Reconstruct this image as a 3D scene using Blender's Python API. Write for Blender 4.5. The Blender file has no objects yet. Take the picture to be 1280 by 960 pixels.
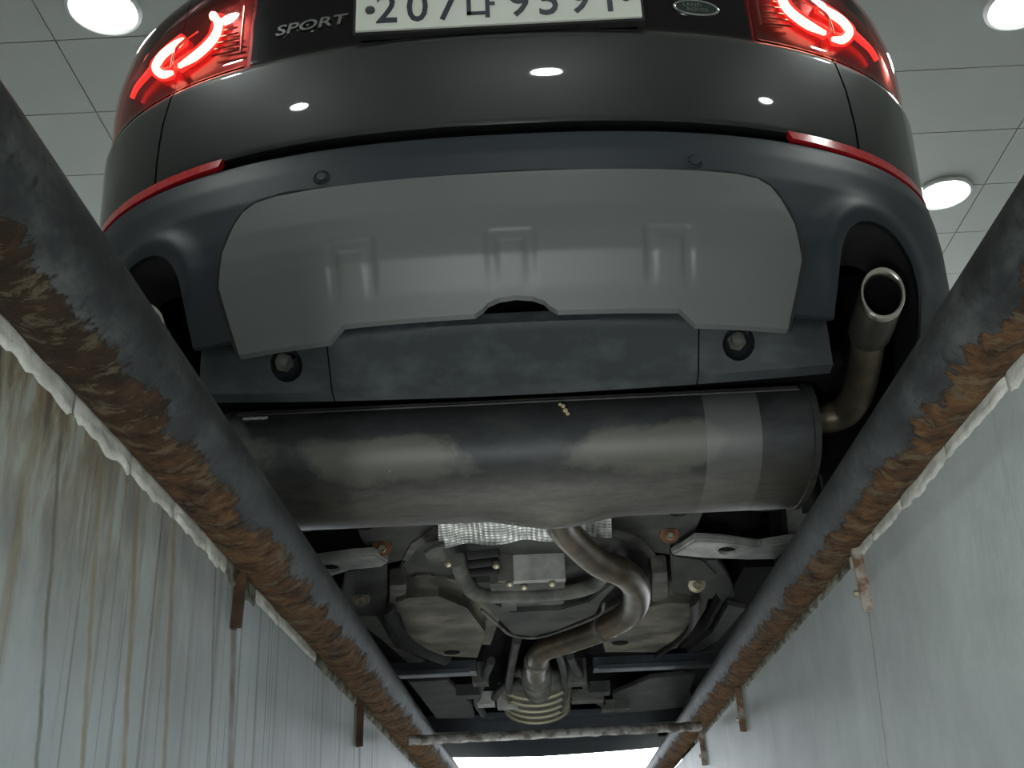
import bpy, bmesh, math, random
from mathutils import Vector, Matrix, noise
C = bpy.context.scene.collection
random.seed(4)
PI = math.pi

# ------------------------------------------------------------------ camera
FPX = 1400.0
XA = Vector((0.998803, 0.03234085, -0.03669645))      # image right / down / forward axes in world
YA = Vector((-0.04694374, 0.42301832, -0.9049043))
ZA = Vector((-0.0137421, 0.9055438, 0.42403017))
EYE = Vector((0, 0, -0.5))
cam = bpy.data.cameras.new('camera'); co = bpy.data.objects.new('camera', cam); C.objects.link(co)
cam.sensor_fit = 'HORIZONTAL'; cam.sensor_width = 36.0; cam.lens = 36.0 * FPX / 1280.0
cam.clip_start = 0.02; cam.clip_end = 200
co.matrix_world = Matrix((( XA.x, -YA.x, -ZA.x, EYE.x), (XA.y, -YA.y, -ZA.y, EYE.y), (XA.z, -YA.z, -ZA.z, EYE.z), (0, 0, 0, 1)))
bpy.context.scene.camera = co

# ------------------------------------------------------------------ world, lights, exposure
sc = bpy.context.scene
sc.view_settings.view_transform = 'Standard'; sc.view_settings.look = 'None'
sc.view_settings.exposure = 0.0; sc.view_settings.gamma = 1.0
w = bpy.data.worlds.new('world'); sc.world = w; w.use_nodes = True
w.node_tree.nodes['Background'].inputs[0].default_value = (0.86, 0.93, 1.0, 1)
w.node_tree.nodes['Background'].inputs[1].default_value = 9.0

def area(name, loc, target, sx, sy, power, col=(1, 1, 1), spread=170):
    l = bpy.data.lights.new(name, 'AREA'); l.shape = 'RECTANGLE'; l.size = sx; l.size_y = sy
    l.energy = power; l.color = col; l.spread = math.radians(spread)
    o = bpy.data.objects.new(name, l); C.objects.link(o); o.location = loc
    o.rotation_euler = (Vector(target) - Vector(loc)).to_track_quat('-Z', 'Y').to_euler()
    return o
# unseen area lights for likely tube lamps low down in the pit behind the viewer, washing the walls and, by bounce, the underbody
area('pit_lamp_right', (-0.30, -0.10, -1.30), (0.50, 0.85, -0.75), 0.2, 1.2, 15, (0.96, 1.0, 0.97), 120)
area('pit_lamp_left', (0.30, -0.10, -1.30), (-0.46, 0.85, -0.75), 0.2, 1.2, 5.5, (0.96, 1.0, 0.97), 120)
area('pit_fill_deep', (0.0, 3.9, -1.4), (0.0, 4.1, 0.4), 0.5, 2.2, 11, (0.97, 1.0, 0.97))  # unseen fill light added below the car to brighten the underbody

# ------------------------------------------------------------------ helpers
def ray(px, py):
    return XA * ((px - 640) / FPX) + YA * ((py - 480) / FPX) + ZA
def atY(px, py, y):
    d = ray(px, py); return EYE + d * ((y - EYE.y) / d.y)
def atZ(px, py, z):
    d = ray(px, py); return EYE + d * ((z - EYE.z) / d.z)
XC = -0.024                                             # the car's centre line
def U(px, py, z):                                       # underbody point at height z, in the car's own frame
    p = atZ(px, py, z); return Vector((p.x - XC, p.y, p.z))

ANCHOR = {}
def mesh_of(bm, name):
    me = bpy.data.meshes.new(name); bm.normal_update(); bm.to_mesh(me); bm.free(); return me
def link(name, me, mat, parent=None, angle=35, smooth=True):
    o = bpy.data.objects.new(name, me); C.objects.link(o)
    if mat is not None:
        me.materials.clear(); me.materials.append(mat)
    if smooth and len(me.polygons):
        me.polygons.foreach_set('use_smooth', [True] * len(me.polygons))
        me.set_sharp_from_angle(angle=math.radians(angle))
    if parent is not None:
        o.parent = parent
        if parent.type == 'EMPTY':
            o.matrix_parent_inverse = Matrix.Translation(ANCHOR[parent.name])
    return o
def obj(name, bm, mat, parent=None, angle=35, smooth=True):
    bmesh.ops.recalc_face_normals(bm, faces=bm.faces)
    return link(name, mesh_of(bm, name), mat, parent, angle, smooth)
def empty(name, loc, label, cat, group=None):
    o = bpy.data.objects.new(name, None); C.objects.link(o); o.location = loc; o.empty_display_size = .1
    tag(o, label, cat, group); ANCHOR[o.name] = (-loc[0], -loc[1], -loc[2]); return o
def tag(o, label, cat, group=None):
    o['label'] = label; o['category'] = cat
    if group: o['group'] = group
    return o
def struct(o):
    o['kind'] = 'structure'; return o

def box(bm, a, b):
    v = [bm.verts.new((x, y, z)) for x in (a[0], b[0]) for y in (a[1], b[1]) for z in (a[2], b[2])]
    for f in ((0, 1, 3, 2), (4, 6, 7, 5), (0, 4, 5, 1), (2, 3, 7, 6), (0, 2, 6, 4), (1, 5, 7, 3)):
        bm.faces.new([v[i] for i in f])
def bevel(bm, w, seg=2, ang=30):
    es = [e for e in bm.edges if len(e.link_faces) == 2 and e.calc_face_angle(0) > math.radians(ang)]
    bmesh.ops.bevel(bm, geom=es, offset=w, segments=seg, affect='EDGES', clamp_overlap=True)
def prism(bm, pts, ext):                                # closed polygon pts extruded by vector ext
    a = [bm.verts.new(p) for p in pts]; b = [bm.verts.new(Vector(p) + Vector(ext)) for p in pts]
    n = len(pts)
    bm.faces.new(a); bm.faces.new(list(reversed(b)))
    for i in range(n):
        bm.faces.new((a[i], b[i], b[(i + 1) % n], a[(i + 1) % n]))
    bmesh.ops.recalc_face_normals(bm, faces=bm.faces)
def smooth_path(pts, sub=6):
    P = [Vector(p) for p in pts]
    if len(P) < 3: return P
    P2 = [P[0] * 2 - P[1]] + P + [P[-1] * 2 - P[-2]]; out = []
    for i in range(1, len(P2) - 2):
        p0, p1, p2, p3 = P2[i - 1:i + 3]
        for k in range(sub):
            t = k / sub
            out.append(.5 * ((2 * p1) + (p2 - p0) * t + (2 * p0 - 5 * p1 + 4 * p2 - p3) * t * t + (3 * p1 - p0 - 3 * p2 + p3) * t ** 3))
    out.append(P[-1]); return out
def tube(bm, pts, r, n=16, cap=True, sub=6, squash=1.0):
    P = smooth_path(pts, sub); rings = []; up = None
    for i, p in enumerate(P):
        d = (P[min(i + 1, len(P) - 1)] - P[max(i - 1, 0)]).normalized()
        if up is None: up = d.orthogonal().normalized()
        up = (up - d * up.dot(d)).normalized(); s = d.cross(up)
        rr = r(i / (len(P) - 1)) if callable(r) else r
        rings.append([bm.verts.new(p + (up * math.cos(2 * PI * k / n) + s * math.sin(2 * PI * k / n) * squash) * rr) for k in range(n)])
    for a, b in zip(rings, rings[1:]):
        for k in range(n): bm.faces.new((a[k], a[(k + 1) % n], b[(k + 1) % n], b[k]))
    if cap: bm.faces.new(rings[0]); bm.faces.new(list(reversed(rings[-1])))
def lathe(bm, prof, origin, axis, n=24, closed=False):  # prof: list of (r, h) along the axis
    ax = Vector(axis).normalized(); u = ax.orthogonal().normalized(); v = ax.cross(u); o = Vector(origin); R = []
    for r, h in prof:
        R.append([bm.verts.new(o + ax * h + (u * math.cos(2 * PI * k / n) + v * math.sin(2 * PI * k / n)) * max(r, 1e-4)) for k in range(n)])
    prs = list(zip(R, R[1:])) + ([(R[-1], R[0])] if closed else [])
    for a, b in prs:
        for k in range(n): bm.faces.new((a[k], a[(k + 1) % n], b[(k + 1) % n], b[k]))
    if not closed:
        bm.faces.new(R[0]); bm.faces.new(list(reversed(R[-1])))
def boolean(me, cut_bm, op):
    a = bpy.data.objects.new('tmp_a', me); C.objects.link(a)
    bmesh.ops.recalc_face_normals(cut_bm, faces=cut_bm.faces)
    b = bpy.data.objects.new('tmp_b', mesh_of(cut_bm, 'tmp_b')); C.objects.link(b)
    m = a.modifiers.new('b', 'BOOLEAN'); m.operation = op; m.object = b; m.solver = 'EXACT'
    dg = bpy.context.evaluated_depsgraph_get(); dg.update()
    out = bpy.data.meshes.new_from_object(a.evaluated_get(dg), depsgraph=dg)
    bpy.data.objects.remove(a); bpy.data.objects.remove(b); return out

# ------------------------------------------------------------------ materials
class NT:
    def __init__(s, name):
        s.m = bpy.data.materials.new(name); s.m.use_nodes = True; s.t = s.m.node_tree
        s.b = s.t.nodes['Principled BSDF']; s.out = s.t.nodes['Material Output']
    def n(s, typ, **kw):
        x = s.t.nodes.new(typ)
        for k, v in kw.items(): setattr(x, k, v)
        return x
    def l(s, a, b): s.t.links.new(a, b)
    def coord(s, scale=(1, 1, 1), out='Object'):
        tc = s.n('ShaderNodeTexCoord'); mp = s.n('ShaderNodeMapping'); mp.inputs['Scale'].default_value = scale
        s.l(tc.outputs[out], mp.inputs[0]); return mp.outputs[0]
    def noise(s, vec, scale=5, detail=6, rough=.6, dist=0):
        x = s.n('ShaderNodeTexNoise'); x.inputs['Scale'].default_value = scale; x.inputs['Detail'].default_value = detail
        x.inputs['Roughness'].default_value = rough; x.inputs['Distortion'].default_value = dist
        s.l(vec, x.inputs['Vector']); return x.outputs['Fac']
    def ramp(s, fac, stops):
        x = s.n('ShaderNodeValToRGB'); e = x.color_ramp.elements
        while len(e) < len(stops): e.new(.5)
        for i, (p, c) in enumerate(stops):
            e[i].position = p; e[i].color = (*c, 1) if len(c) == 3 else c
        s.l(fac, x.inputs[0]); return x.outputs[0]
    def g(s, v): return (v, v, v)
    def mix(s, fac, a, b, mode='MIX'):
        x = s.n('ShaderNodeMix', data_type='RGBA', blend_type=mode)
        for sock, val in ((x.inputs[0], fac), (x.inputs[6], a), (x.inputs[7], b)):
            if hasattr(val, 'links'): s.l(val, sock)
            elif isinstance(val, tuple): sock.default_value = (*val[:3], 1)
            else: sock.default_value = val
        return x.outputs[2]
    def math(s, op, a, b=0.0, c=0.0, clamp=False):
        x = s.n('ShaderNodeMath', operation=op, use_clamp=clamp)
        for i, val in enumerate((a, b, c)):
            if hasattr(val, 'links'): s.l(val, x.inputs[i])
            else: x.inputs[i].default_value = val
        return x.outputs[0]
    def bump(s, h, strength=.3, dist=.01):
        x = s.n('ShaderNodeBump'); x.inputs['Strength'].default_value = strength; x.inputs['Distance'].default_value = dist
        s.l(h, x.inputs['Height']); s.l(x.outputs[0], s.b.inputs['Normal'])
    def sep(s, vec):
        x = s.n('ShaderNodeSeparateXYZ'); s.l(vec, x.inputs[0]); return x.outputs

def sr(r, g, b):
    f = lambda c: ((c / 255 + .055) / 1.055) ** 2.4 if c > 10 else c / 255 / 12.92
    return (f(r), f(g), f(b))
def plain(name, c, rough=.5, metal=0.0, c2=None, scale=8, bump=0.0, bscale=60, coat=0.0, stretch=(1, 1, 1), spec=.5, lo=.4, hi=.65):
    t = NT(name); b = t.b
    b.inputs['Roughness'].default_value = rough; b.inputs['Metallic'].default_value = metal
    b.inputs['Coat Weight'].default_value = coat; b.inputs['Specular IOR Level'].default_value = spec
    v = t.coord(stretch)
    if c2 is None: c2 = tuple(x * 1.25 for x in c)
    t.l(t.ramp(t.noise(v, scale), [(lo, c), (hi, c2)]), b.inputs['Base Color'])
    if bump: t.bump(t.noise(v, bscale, 4), bump, .004)
    return t.m
def emit(name, c, s):
    t = NT(name); t.b.inputs['Base Color'].default_value = (*c, 1); t.b.inputs['Emission Color'].default_value = (*c, 1)
    t.b.inputs['Emission Strength'].default_value = s; return t.m

M = {}
M['paint'] = plain('dark_grey_paint', (.010, .0112, .0112), .42, .1, (.012, .0132, .0132), 3, coat=1.0)
M['gloss_black'] = plain('gloss_black', (.004, .003, .004), .12, 0, (.006, .005, .006), 3)
M['bumper'] = plain('bumper_plastic', (.020, .026, .034), .46, 0, (.027, .034, .043), 2.5, bump=.06, bscale=400, spec=.3)
M['skid'] = plain('skid_paint', (.135, .147, .145), .42, .1, (.14, .15, .147), 3, spec=.35)
M['valance'] = plain('dusty_plastic', (.024, .031, .037), .6, 0, (.070, .083, .088), 9, bump=.05, bscale=200, stretch=(1, 1, 2.2), lo=.5, hi=.78)
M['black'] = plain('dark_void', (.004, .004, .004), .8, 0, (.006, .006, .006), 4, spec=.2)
M['rubber'] = plain('rubber', (.012, .012, .013), .75, 0, (.02, .02, .02), 20, bump=.1)
M['red_lens'] = plain('red_reflector', (.45, .012, .018), .15, 0, (.6, .02, .03), 70, coat=.5)
M['glow'] = emit('lamp_glow', (1.0, .035, .03), 3.0)
M['lamp_house'] = plain('dark_red_housing', (.10, .010, .014), .22, .3, (.16, .02, .025), 60)
M['glow_hot'] = emit('lamp_glow_hot', (1.0, .62, .42), 7.0)
M['chrome'] = plain('chrome', (.62, .63, .62), .18, 1.0, (.7, .7, .7), 10)
M['tip_steel'] = plain('tip_steel', (.62, .60, .54), .28, 1.0, (.7, .68, .6), 10)
M['sleeve'] = plain('sooty_steel', (.10, .095, .082), .42, .6, (.17, .155, .12), 14, bump=.05)
M['pipe_brown'] = plain('heat_browned_steel', (.115, .098, .075), .4, .7, (.22, .17, .12), 10, bump=.08, bscale=80)
M['plate'] = plain('plate_white', (.74, .76, .68), .45, 0, (.78, .80, .72), 4)
M['plate_ink'] = plain('plate_ink', (.012, .016, .03), .45)
M['badge_green'] = plain('badge_green', (.02, .035, .03), .3)
M['sub'] = plain('subframe_paint', (.030, .032, .030), .55, .1, (.075, .077, .070), 9, bump=.12, bscale=90)
M['dusty'] = plain('dusty_steel', (.065, .067, .060), .58, .1, (.16, .158, .138), 12, bump=.15, bscale=70)
M['alu'] = plain('cast_alloy', (.34, .345, .33), .5, .1, (.58, .58, .55), 14, bump=.15, bscale=90)
M['tank'] = plain('dusty_tank', (.060, .058, .045), .55, 0, (.17, .16, .125), 7, bump=.1, bscale=50)
M['bolt_rust'] = plain('rusty_washer', (.14, .055, .022), .7, .2, (.22, .10, .045), 60, bump=.3)
M['bolt'] = plain('bolt_steel', (.38, .34, .25), .4, .7, (.5, .46, .36), 60)
M['blue_bar'] = plain('dark_blue_bar', (.035, .042, .055), .32, .2, (.06, .07, .09), 12)
M['tray'] = plain('undertray', (.035, .043, .055), .5, 0, (.055, .065, .08), 7)

def muffler_mat():
    t = NT('muffler_steel'); v = t.coord((1, 1, 1)); s = t.sep(v)
    base = t.ramp(t.noise(t.coord((1.3, 3, 3)), 6, 8, .65), [(.35, (.030, .033, .037)), (.55, (.050, .054, .058)), (.75, (.085, .086, .082))])
    # dusty wash marks low on the shell
    pm = t.noise(t.coord((1, 1.5, 1.5)), 5, 9, .68, .3)
    def blob(x0, w_): return t.math('SUBTRACT', 1.0, t.math('POWER', t.math('ABSOLUTE', t.math('DIVIDE', t.math('SUBTRACT', s[0], x0), w_)), 2.0), clamp=True)
    bl = t.math('MAXIMUM', t.math('MAXIMUM', blob(-.26, .22), blob(.25, .20)), t.math('MULTIPLY', blob(-.52, .12), .5))
    low = t.math('SUBTRACT', 1.0, t.math('POWER', t.math('ABSOLUTE', t.math('DIVIDE', t.math('SUBTRACT', s[2], .325), .055)), 2.0), clamp=True)
    patch = t.ramp(t.math('ADD', t.math('MULTIPLY', pm, .9), t.math('MULTIPLY', t.math('MULTIPLY', bl, low), .42)), [(.60, (0, 0, 0)), (.74, (1, 1, 1))])
    col = t.mix(t.math('MULTIPLY', patch, .75), base, (.17, .17, .145))
    # wrapped bare band near the right end
    a = t.math('GREATER_THAN', s[0], .375); b2 = t.math('LESS_THAN', s[0], .485)
    col = t.mix(t.math('MULTIPLY', t.math('MULTIPLY', a, b2), .55), col, (.20, .205, .20))
    # crusted underside
    crust = t.math('MULTIPLY_ADD', s[2], -16.0, 4.9, clamp=True)
    cr = t.ramp(t.noise(t.coord((1.5, 4, 4)), 14, 8, .7), [(.35, (.05, .042, .03)), (.6, (.13, .115, .085)), (.75, (.07, .05, .03))])
    col = t.mix(t.math('MULTIPLY', crust, .85), col, cr)
    fl = t.ramp(t.noise(v, 38, 2), [(.765, (0, 0, 0)), (.785, (1, 1, 1))])
    col = t.mix(t.math('MULTIPLY', fl, .7), col, (.36, .34, .27))
    t.l(col, t.b.inputs['Base Color']); t.b.inputs['Roughness'].default_value = .5; t.b.inputs['Metallic'].default_value = .2
    t.bump(t.noise(v, 60, 6), .08, .004); return t.m
M['muffler'] = muffler_mat()

def shield_mat():
    t = NT('embossed_foil'); v = t.coord((1, 1, 1))
    x = t.n('ShaderNodeTexVoronoi', feature='F1'); x.inputs['Scale'].default_value = 75; x.inputs['Randomness'].default_value = 0.0
    t.l(v, x.inputs['Vector'])
    t.l(t.ramp(x.outputs['Distance'], [(.25, (.42, .43, .41)), (.5, (.80, .81, .78))]), t.b.inputs['Base Color'])
    t.b.inputs['Metallic'].default_value = .35; t.b.inputs['Roughness'].default_value = .34
    t.bump(x.outputs['Distance'], .9, .006); return t.m
M['foil'] = shield_mat()

def lens_mat():
    t = NT('lamp_lens'); tr = t.n('ShaderNodeBsdfTransparent'); tr.inputs[0].default_value = (.95, .62, .60, 1)
    gl = t.n('ShaderNodeBsdfGlossy'); gl.inputs['Roughness'].default_value = .04
    fr = t.n('ShaderNodeFresnel'); fr.inputs[0].default_value = 1.45; mx = t.n('ShaderNodeMixShader'); ge = t.n('ShaderNodeNewGeometry')
    t.l(t.math('MULTIPLY', fr.outputs[0], t.math('SUBTRACT', 1.0, ge.outputs['Backfacing'])), mx.inputs[0]); t.l(tr.outputs[0], mx.inputs[1]); t.l(gl.outputs[0], mx.inputs[2]); t.l(mx.outputs[0], t.out.inputs[0])
    return t.m
M['lens'] = lens_mat()

def rim_mat(name, cx, cz, slope, r, side, split, dark, near=(.85, 1.30)):
    """painted pipe: bare grey-black paint on the pit side, ragged rust on the wall side."""
    t = NT(name); v = t.coord((1, 1, 1)); s = t.sep(v)
    xl = t.math('SUBTRACT', s[0], t.math('MULTIPLY_ADD', s[1], slope, cx)); zl = t.math('SUBTRACT', s[2], cz)
    d = (-.74 * side, -.67)
    q = t.math('DIVIDE', t.math('ADD', t.math('MULTIPLY', xl, d[0]), t.math('MULTIPLY', zl, d[1])), r)   # -1 upper rim .. 1 wall rim
    n1 = t.noise(t.coord((1, 1, 1)), 9, 9, .72); n2 = t.noise(t.coord((1.6, 3.2, 1.6)), 13, 10, .78, .6)
    edge = t.math('ADD', q, t.math('ADD', t.math('MULTIPLY_ADD', n1, 2.2, -1.1), t.math('MULTIPLY_ADD', n2, 1.2, -.6)))
    far = t.math('MULTIPLY_ADD', s[1], .10, -.1)
    edge = t.math('ADD', edge, far)
    mask = t.ramp(edge, [(split, (0, 0, 0)), (split + .06, (1, 1, 1))])
    rust = t.ramp(t.noise(t.coord((3, 3.6, 3)), 9, 12, .74, .5), [(.30, (.012, .009, .007)), (.40, (.045, .025, .013)), (.50, (.125, .062, .027)), (.62, (.22, .115, .048)), (.8, (.19, .14, .08))])
    nearb = t.n('ShaderNodeMapRange'); t.l(s[1], nearb.inputs[0]); nearb.inputs[1].default_value = near[0]; nearb.inputs[2].default_value = near[1]
    rust = t.mix(nearb.outputs[0], t.mix(.82, rust, dark), rust)
    flake = t.ramp(t.noise(t.coord((1.6, 3, 1.6)), 13, 9, .75, .4), [(.53, (0, 0, 0)), (.58, (1, 1, 1))])
    dk = t.ramp(t.noise(t.coord((1, 5.5, 1)), 9, 8, .7, .3), [(.60, (0, 0, 0)), (.645, (1, 1, 1))])
    rust = t.mix(t.math('MULTIPLY', dk, .8), rust, (.016, .012, .009))
    rust = t.mix(t.math('MULTIPLY', flake, .55), rust, (.22, .185, .115))
    paint = t.ramp(t.noise(t.coord((1.4, .8, 1.4)), 12, 11, .74), [(.34, (.007, .008, .008)), (.5, (.024, .027, .027)), (.64, (.062, .067, .065))])
    pit = t.ramp(t.noise(t.coord((1, 2, 1)), 45, 4), [(.62, (0, 0, 0)), (.66, (1, 1, 1))])
    paint = t.mix(t.math('MULTIPLY', pit, .8), paint, (.008, .008, .008))
    t.l(t.mix(mask, paint, rust), t.b.inputs['Base Color'])
    rg = t.n('ShaderNodeMapRange'); t.l(mask, rg.inputs[0]); rg.inputs[3].default_value = .55; rg.inputs[4].default_value = .82
    t.l(rg.outputs[0], t.b.inputs['Roughness'])
    t.b.inputs['Specular IOR Level'].default_value = .22
    h = t.math('MULTIPLY', t.noise(t.coord((2.4, 3.2, 2.4)), 15, 12, .78), t.math('MULTIPLY_ADD', mask, 1.0, .12))
    t.bump(h, 1.0, .016); return t.m

def wall_mat(name, base, dirt, stain_amt, joints, near_brown):
    t = NT(name); v = t.coord((1, 1, 1)); s = t.sep(v)
    col = t.ramp(t.noise(v, 3.2, 10, .66), [(.32, tuple(x * .78 for x in base)), (.68, tuple(min(1, x * 1.16) for x in base))])
    st = t.noise(t.coord((1, 11, .22)), 2.3, 7, .62, .15)
    st2 = t.noise(t.coord((1, 30, .35)), 2.0, 5, .6, .1)
    depth = t.n('ShaderNodeMapRange'); t.l(s[2], depth.inputs[0]); depth.inputs[1].default_value = -.75; depth.inputs[2].default_value = -.05
    m1 = t.ramp(st, [(.55, (0, 0, 0)), (.66, (1, 1, 1))]); m2 = t.ramp(st2, [(.585, (0, 0, 0)), (.63, (1, 1, 1))])
    d1 = t.math('MULTIPLY', t.math('MULTIPLY', m1, depth.outputs[0]), stain_amt)
    d2 = t.math('MULTIPLY', t.math('MULTIPLY', m2, t.math('MULTIPLY_ADD', depth.outputs[0], .6, .25)), stain_amt * .8)
    col = t.mix(d1, col, dirt); col = t.mix(d2, col, tuple(x * .45 for x in dirt))
    if near_brown:
        nb = t.n('ShaderNodeMapRange'); t.l(s[1], nb.inputs[0]); nb.inputs[1].default_value = 1.6; nb.inputs[2].default_value = .95
        top = t.n('ShaderNodeMapRange'); t.l(s[2], top.inputs[0]); top.inputs[1].default_value = -.32; top.inputs[2].default_value = -.06
        f = t.math('MULTIPLY', nb.outputs[0], top.outputs[0])
        pn = t.ramp(t.noise(t.coord((1, 5, 1.4)), 6, 9, .65, .5), [(.38, (.08, .05, .024)), (.50, (.22, .175, .10)), (.62, (.34, .35, .30))])
        col = t.mix(t.math('MULTIPLY', f, near_brown), col, pn)
    for yj, wd, c in joints:
        wob = t.math('MULTIPLY_ADD', t.noise(t.coord((1, 2, 6)), 5, 4), .03, -.015)
        dist = t.math('ABSOLUTE', t.math('ADD', t.math('ADD', t.math('SUBTRACT', s[1], yj), t.math('MULTIPLY_ADD', s[2], .16, .008)), t.math('MULTIPLY', wob, .4)))
        mk = t.n('ShaderNodeMapRange'); t.l(dist, mk.inputs[0]); mk.inputs[1].default_value = wd; mk.inputs[2].default_value = wd * .35
        col = t.mix(t.math('MULTIPLY', mk.outputs[0], t.math('MULTIPLY_ADD', t.noise(t.coord((1, 1, 3)), 9, 5), 1.2, .1, clamp=True)), col, c)
    t.l(col, t.b.inputs['Base Color']); t.b.inputs['Roughness'].default_value = .5
    t.bump(t.noise(t.coord((1, 3, 1)), 14, 8, .65), .18, .01); return t.m
RUST = (.10, .055, .020)
M['wall_l'] = wall_mat('stained_wall_paint', (.37, .41, .42), (.19, .15, .085), 1.0,
    [(1.553, .022, RUST), (2.69, .018, (.06, .045, .03)), (.93, .006, (.12, .11, .07)), (1.27, .011, (.22, .16, .085)), (1.14, .010, (.24, .18, .10)), (1.45, .006, (.12, .10, .07)), (.80, .012, (.03, .024, .016)), (1.03, .008, (.24, .19, .11))], .95)
M['wall_r'] = wall_mat('grey_wall_paint', (.40, .435, .43), (.30, .32, .31), .16, [(1.69, .004, (.2, .15, .1))], 0)
M['plaster'] = plain('white_plaster', (.42, .42, .38), .8, 0, (.62, .62, .57), 22, bump=.5, bscale=60)
M['plaster_dk'] = plain('grimy_plaster', (.05, .045, .03), .85, 0, (.30, .30, .24), 26, bump=.5, bscale=60)
M['ceil'] = plain('ceiling_panel', (.34, .355, .32), .5, 0, (.36, .375, .34), 2)
M['joint'] = plain('ceiling_joint', (.16, .165, .15), .7)
M['conc'] = plain('concrete', (.30, .30, .28), .8, 0, (.40, .40, .37), 6, bump=.2)
M['roomwall'] = plain('room_wall', (.50, .51, .48), .8, 0, (.55, .56, .53), 3)
M['strap'] = plain('rusty_strap', (.16, .09, .055), .6, .2, (.36, .33, .29), 30, bump=.4, lo=.45, hi=.6)
M['rust'] = plain('deep_rust', (.03, .015, .009), .85, 0, (.10, .048, .022), 28, bump=.8, bscale=70)
M['crossbar'] = plain('worn_bar', (.10, .085, .07), .5, .3, (.34, .34, .33), 26, bump=.5, bscale=50, lo=.42, hi=.58)
M['lamp_on'] = emit('lamp_white', (.93, 1.0, .96), 110.0)
M['lamp_rim'] = plain('lamp_rim', (.55, .56, .54), .4)
M['ground_out'] = plain('bright_paving', (.6, .6, .58), .8)

# ------------------------------------------------------------------ the hall
CEIL = 3.2
def slab(name, a, b, mat):
    bm = bmesh.new(); box(bm, a, b); return struct(obj(name, bm, mat, smooth=False))
slab('floor', (-6, -6, -.3), (-.46, 11, 0), M['conc'])
slab('floor', (.535, -6, -.3), (6, 11, 0), M['conc'])
slab('floor', (-.46, 8.2, -.3), (.535, 11, 0), M['conc'])
slab('floor', (-.9, -3, -2.0), (.9, 8.2, -1.9), M['conc'])
slab('floor', (-15, 11, -.3), (15, 40, 0), M['ground_out'])
slab('wall_back', (-6, -6.2, -2), (6, -6, CEIL + .1), M['roomwall'])
slab('wall_left', (-6.2, -6.2, -.3), (-6, 11, CEIL + .1), M['roomwall'])
slab('wall_right', (6, -6.2, -.3), (6.2, 11, CEIL + .1), M['roomwall'])
slab('wall_front', (-6.2, 11, 2.7), (6.2, 11.2, CEIL + .1), M['roomwall'])
slab('wall_front', (-6.2, 11, 0), (-4.5, 11.2, 2.7), M['roomwall'])
slab('wall_front', (4.5, 11, 0), (6.2, 11.2, 2.7), M['roomwall'])
slab('wall_end', (-.9, 8.2, -2.0), (.9, 8.3, -.06), M['wall_r'])
slab('wall_end', (-.9, -3.1, -2.0), (.9, -3.0, 0), M['wall_r'])
ceil = slab('ceiling', (-6.2, -6.2, CEIL + .012), (6.2, 11.2, CEIL + .12), M['joint'])
pb = bmesh.new(); box(pb, (.003, .003, 0), (1.197, .510, .012)); bevel(pb, .002, 1)
pme = None
for i in range(10):
    for j in range(29):
        x = -6.1 + .7 + i * 1.2 - 2.1 + 1.2 + .5; y = -4.27 + j * .513
        if pme is None:
            o = obj('ceiling_panel', pb, M['ceil'], ceil); pme = o.data
        else:
            o = bpy.data.objects.new('ceiling_panel', pme); C.objects.link(o); o.parent = ceil
        o.location = (-6.9 + i * 1.2 + 1.2, y, CEIL)

def ceiling_lamp(x, y, label, power=None):
    e = empty('ceiling_lamp', (x, y, CEIL), label, 'lamp', 'round white ceiling downlights')
    bm = bmesh.new(); lathe(bm, [(.128, .0), (.165, .0), (.165, -.012), (.150, -.022), (.128, -.016)], (0, 0, 0), (0, 0, 1), 32, closed=True)
    bm.verts.ensure_lookup_table()
    for v in bm.verts: v.co += Vector((x, y, CEIL))
    obj('lamp_rim', bm, M['lamp_rim'], e)
    bm = bmesh.new(); lathe(bm, [(.05, -.02), (.105, -.017), (.127, -.008), (.127, -.001)], (x, y, CEIL), (0, 0, 1), 32)
    obj('diffuser', bm, M['lamp_on'], e)
    return e

# ------------------------------------------------------------------ the pit: walls, plaster, rim pipes
def pit_wall(name, x0, x1, ztop, mat):
    bm = bmesh.new(); box(bm, (x0, -3, -1.9), (x1, 8.2, ztop))
    return struct(obj(name, bm, mat, smooth=False))
LW, RW = -.430, .500
wl = pit_wall('wall_pit_left', -.9, LW, -.063, M['wall_l'])
wr = pit_wall('wall_pit_right', RW, .9, -.030, M['wall_r'])

def rim_pipe(name, cx, cz, slope, r, mat, label, side, seed):
    e = empty(name, (cx, 3.0, cz), label, 'pipe')
    bm = bmesh.new(); n = 72; L0, L1, m = -.6, 8.2, 620; rings = []
    for j in range(m + 1):
        t = j / m; y = L0 + (L1 - L0) * t ** 1.35; ring = []
        for k in range(n):
            a = 2 * PI * k / n; nx, nz = math.cos(a), math.sin(a)
            q = -.74 * side * nx - .67 * nz
            p = Vector((nx * 3.2, y * 9, nz * 3.2 + seed))
            rough = max(0, min(1, (q + .15 + .5 * noise.noise(p * .7)) * 2.2))
            d = rough * (noise.fractal(p * 1.1, 1.0, 2.1, 5) * .0030 + .0012) + noise.noise(p * .25) * .0006
            ring.append(bm.verts.new((cx + slope * y + nx * (r + d), y, cz + nz * (r + d))))
        rings.append(ring)
    for a, b in zip(rings, rings[1:]):
        for k in range(n): bm.faces.new((a[k], a[(k + 1) % n], b[(k + 1) % n], b[k]))
    bm.faces.new(rings[0]); bm.faces.new(list(reversed(rings[-1])))
    obj('pipe_body', bm, mat, e, 50); return e
LP = dict(cx=-.396, cz=0.0, slope=0.0, r=.053); RP = dict(cx=.470, cz=.028, slope=.004, r=.047)
M['rim_l'] = rim_mat('rim_pipe_left', LP['cx'], LP['cz'], LP['slope'], LP['r'], 1, .02, (.028, .018, .011))
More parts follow.
